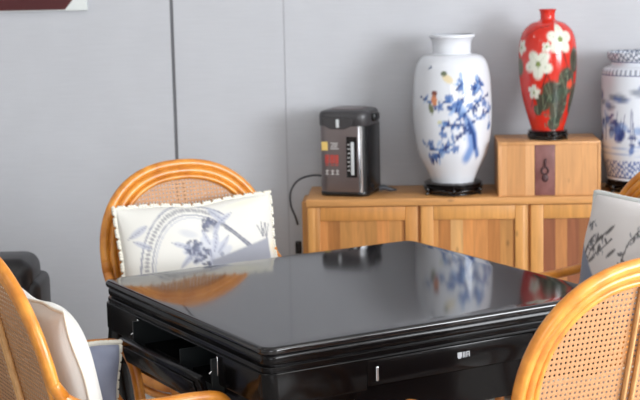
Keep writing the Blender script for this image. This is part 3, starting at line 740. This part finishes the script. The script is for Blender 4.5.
# ------------------------------------------------------------------ electric hot-water pot
pt = wthing('electric_pot', .132, .19, CT, 'taupe steel electric hot-water pot with dark lid, at the left end of the cabinet', 'electric pot')
pt.rotation_euler = (0, 0, WA-.26)
PX, PY, PR = .097, .100, .042
bm = bmesh.new(); rloft(bm, PX, PY, PR, [(.006, .0), (.002, .003), (0, .012), (0, .275), (.001, .282)], 12); finish(bm, 'body', M['pot_metal'], pt, auto=50)
bm = bmesh.new(); rloft(bm, PX+.0015, PY+.0015, PR, [(.004, .0), (0, .004), (0, .016), (.001, .018)], 12); finish(bm, 'base_ring', M['pot_black'], pt, auto=50)
bm = bmesh.new(); rloft(bm, PX+.003, PY+.003, PR, [(.003, .272), (0, .275), (0, .312), (.003, .322), (.009, .328), (.02, .331), (.05, .333)], 12)
lid = finish(bm, 'lid', M['pot_dark'], pt, auto=50)
bm = bmesh.new(); rloft(bm, .066, .07, .04, [(.002, .328), (0, .3335), (.004, .336), (.03, .337)], 10); finish(bm, 'lid_plate', M['pot_metal'], lid, auto=50)
# beak: pointed hood over the spout
bm = bmesh.new()
pts = [(-.088, .283), (.050, .283), (.028, .262), (-.052, .262)]; pts = [(-.075, .305), (-.070, .276), (-.045, .262), (.012, .262), (.045, .276), (.052, .305)]
f = [bm.verts.new((x, -.110, z)) for x, z in pts]; b2 = [bm.verts.new((x, -.090, z)) for x, z in pts]
bm.faces.new(f); bm.faces.new(b2[::-1])
for k in range(len(pts)): bm.faces.new((f[k], f[(k+1) % len(pts)], b2[(k+1) % len(pts)], b2[k]))
bmesh.ops.bevel(bm, geom=bm.edges[:], offset=.002, segments=2, affect='EDGES'); finish(bm, 'spout_hood', M['pot_dark'], lid, auto=40)
bm = bmesh.new(); box(bm, -.020, -.008, -.1125, -.105, .268, .300, .002); finish(bm, 'latch', M['white_plastic'], lid, auto=40)
bm = bmesh.new(); box(bm, .096, .116, -.035, .035, .286, .318, .008, 3); finish(bm, 'carry_handle', M['pot_black'], lid, auto=60)
def strip(x0, x1, z0, z1, o, mat, name):
    """a band wrapped on the front of the pot between two x positions"""
    bm = bmesh.new(); n = 14; hx, hy, r = PX, PY, PR
    def yf(x):
        ax = abs(x)
        if ax <= hx-r: return -hy
        return -(hy-r)-sqrt(max(0, r*r-(ax-(hx-r))**2))
    def pos(x):
        y = yf(x); cxx = max(-(hx-r), min(hx-r, x)); nrm = V((x-cxx, y+(hy-r), 0))
        nrm = nrm.normalized() if nrm.length > 1e-6 else V((0, -1, 0)); return V((x, y, 0)), nrm
    rows = []
    for i in range(n+1):
        x = x0+(x1-x0)*i/n; p, nr = pos(x)
        rows.append([bm.verts.new((p.x+nr.x*e, p.y+nr.y*e, z)) for e, z in ((-.002, z0), (o, z0), (o, z1), (-.002, z1))])
    for A, B in zip(rows, rows[1:]):
        for k in range(4): bm.faces.new((A[k], A[(k+1) % 4], B[(k+1) % 4], B[k]))
    bm.faces.new(rows[0]); bm.faces.new(rows[-1][::-1])
    return finish(bm, name, mat, pt, auto=30)
strip(.079, .0969, .018, .274, .0016, M['pot_black'], 'corner_cover')
bm = bmesh.new(); box(bm, .094, .0986, -.062, .085, .018, .274, .002); finish(bm, 'side_cover', M['pot_black'], pt, auto=40)
strip(.066, .078, .018, .274, .0012, M['chrome'], 'trim_strip')
gauge = strip(.018, .060, .075, .232, .0022, M['pot_black'], 'water_gauge')
bm = bmesh.new(); box(bm, .036, .048, -.105, -.1005, .085, .212, .001); o = finish(bm, 'level_tube', M['white_plastic'], gauge, auto=40)
bm = bmesh.new()
for z in np.linspace(.10, .20, 7): box(bm, .023, .032, -.1045, -.101, z, z+.004)
finish(bm, 'scale_marks', M['sticker_white'], gauge, smooth=False)
def glyphs(items, mat, name):
    bm = bmesh.new()
    for x, z, w, h in items: box(bm, x, x+w, -.1012, -.0998, z, z+h)
    return finish(bm, name, mat, pt, smooth=False)
glyphs([(-.082, .178, .024, .034)], M['sticker_yellow'], 'yellow_sticker')
red = []
for x0 in (-.068, -.048, -.030):
    red += [(x0, .128, .014, .003), (x0, .148, .014, .003), (x0, .128, .003, .032), (x0+.011, .128, .003, .032), (x0+.0055, .134, .0035, .022), (x0, .158, .014, .003), (x0, .120, .014, .0025)]
glyphs(red, M['sticker_red'], 'red_sticker')
wh = [(-.046, .205, .030, .003), (-.046, .184, .034, .003), (-.046, .191, .026, .003), (-.040, .198, .022, .003)]
for x0 in (-.068, -.046, -.026): wh += [(x0, .085, .012, .003), (x0+.0045, .085, .003, .018), (x0, .098, .012, .003)]
glyphs(wh, M['sticker_white'], 'white_sticker')
# mains lead from the pot down to a plug beside the cabinet
bm = bmesh.new()
P = [W(.035, .17, .765), W(-.02, .15, .765), W(-.075, .13, .745), W(-.108, .11, .70), W(-.112, .09, .64), W(-.095, .075, .585), W(-.088, .065, .555)]
tube(bm, catmull(P, 8), .0038, 8)
cb = finish(bm, 'power_cord', M['cable'], None); tag(cb, 'thin grey mains lead looping from the pot down past the cabinet end', 'cord')
bm = bmesh.new(); c = W(-.088, .055, .535); box(bm, c.x-.012, c.x+.012, c.y-.012, c.y+.012, .515, .562, .004, 2); finish(bm, 'plug', M['pot_black'], cb, auto=60)
bm = bmesh.new()
P = [W(.245, .20, CT+.018), W(.265, .20, CT+.020), W(.285, .20, CT+.014), W(.30, .19, CT+.010), W(.31, .17, CT+.006)]
tube(bm, catmull(P, 6), lambda t: .011-.007*t, 8)
o = finish(bm, 'cord_plug', M['cable']); tag(o, 'short black plug end lying on the cabinet right of the pot', 'plug')

# ------------------------------------------------------------------ picture at top left
pc = wthing('wall_picture', 0, 0, 0, 'white canvas with a maroon field, cut off by the top left of the frame', 'picture')
bm = bmesh.new(); box(bm, -1.75, -.915, -.024, -.001, 1.428, 2.1, .002); finish(bm, 'canvas', M['canvas'], pc, auto=40)
bm = bmesh.new(); pl = [(-1.75, 1.4315), (-1.003, 1.4315), (-.945, 1.50), (-.945, 2.1), (-1.75, 2.1)]
a = [bm.verts.new((x, -.0255, z)) for x, z in pl]; b = [bm.verts.new((x, -.0235, z)) for x, z in pl]; bm.faces.new(a); bm.faces.new(b[::-1])
for k in range(5): bm.faces.new((a[k], a[(k+1) % 5], b[(k+1) % 5], b[k]))
finish(bm, 'maroon_field', M['maroon'], pc, smooth=False)

# ------------------------------------------------------------------ black leather armchair at the left
lc = empty('leather_armchair', (-1.30, 4.92, 0), 0, 'low black leather armchair by the wall at the left edge', 'armchair')
def soft(name, x0, x1, y0, y1, z0, z1, b):
    bm = bmesh.new(); box(bm, x0, x1, y0, y1, z0, z1, b, 5); return finish(bm, name, M['leather'], lc)
soft('back_cushion', -.38, .370, -.12, .10, .43, .672, .05)
soft('back_panel', -.40, .392, -.10, .12, .10, .60, .03)
soft('seat_cushion', -.25, .17, .121, .45, .28, .40, .04)
soft('arm', .18, .30, .121, .45, .10, .5, .04); soft('arm', -.38, -.26, .121, .45, .10, .5, .04)
for x in (-.32, .24):
    for y in (-.04, .40):
        bm = bmesh.new(); tube(bm, [(x, y, 0), (x, y, .11)], .02, 12); finish(bm, 'leg', M['stand'], lc)

# ------------------------------------------------------------------ lights: daylight in the two window openings, ceiling lamps and added wall-fill panels
def area(name, loc, rot, sx, sy, e, col):
    l = bpy.data.lights.new(name, 'AREA'); l.shape = 'RECTANGLE'; l.size = sx; l.size_y = sy; l.energy = e; l.color = col
    o = bpy.data.objects.new(name, l); COL.objects.link(o); o.location = loc; o.rotation_euler = rot; return o
DAY = (.93, .965, 1.0)
area('window_daylight', (.4, -4.12, 1.65), (radians(90), 0, 0), 2.9, 1.6, 70, DAY)
area('window_daylight', (3.52, 1.3, 1.7), (radians(90), 0, radians(90)), 3.1, 1.5, 270, DAY)
lampm, nt, b = new_mat('lamp_diffuser'); b.inputs['Emission Color'].default_value = (1, .97, .93, 1); b.inputs['Emission Strength'].default_value = 4.2
for i, (x, y, lab) in enumerate(((1.6, 2.4, 'square ceiling lamp panel right of the table'), (-1.6, 2.4, 'square ceiling lamp panel left of the table'), (1.6, -1.2, 'square ceiling lamp panel behind on the right'), (-1.6, -1.2, 'square ceiling lamp panel behind on the left'), (2.3, 4.5, 'added square ceiling panel brightening the wall by the low cabinet'), (-2.0, 4.5, 'added square ceiling panel brightening the wall by the leather armchair'))):  # the last two panels are added fill to brighten the far wall
    r = empty('ceiling_lamp', (x, y, 2.86), 0, lab, 'lamp', 'ceiling lamps')
    bm = bmesh.new(); box(bm, -.32, .32, -.32, .32, .0, .04, .004); finish(bm, 'housing', M['wall_white'], r, auto=40)
    bm = bmesh.new(); box(bm, -.3, .3, -.3, .3, -.006, -.0005); finish(bm, 'diffuser', lampm, r, smooth=False)

sc = bpy.context.scene
w = bpy.data.worlds.new('world'); sc.world = w; w.use_nodes = True
w.node_tree.nodes['Background'].inputs[0].default_value = (.75, .85, 1, 1); w.node_tree.nodes['Background'].inputs[1].default_value = .8

# ------------------------------------------------------------------ camera
f, p, r, H = 1529.26, .151869, -.0225, 1.58188
fwd = V((0, cos(p), -sin(p))); right = V((1, 0, 0)); up = V((0, sin(p), cos(p)))
r2 = right*cos(r)+up*sin(r); u2 = up*cos(r)-right*sin(r)
cd = bpy.data.cameras.new('camera'); cam = bpy.data.objects.new('camera', cd); COL.objects.link(cam)
cam.matrix_world = Matrix((( r2.x, u2.x, -fwd.x, 0), (r2.y, u2.y, -fwd.y, 0), (r2.z, u2.z, -fwd.z, H), (0, 0, 0, 1)))
cd.sensor_fit = 'HORIZONTAL'; cd.sensor_width = 36; cd.lens = f*36/640; cd.clip_end = 100
cd.dof.use_dof = True; cd.dof.focus_distance = 3.35; cd.dof.aperture_fstop = 7.5
sc.camera = cam
sc.view_settings.view_transform = 'Standard'; sc.view_settings.look = 'None'; sc.view_settings.gamma = 1; sc.view_settings.exposure = .36; sc.view_settings.use_curve_mapping = False
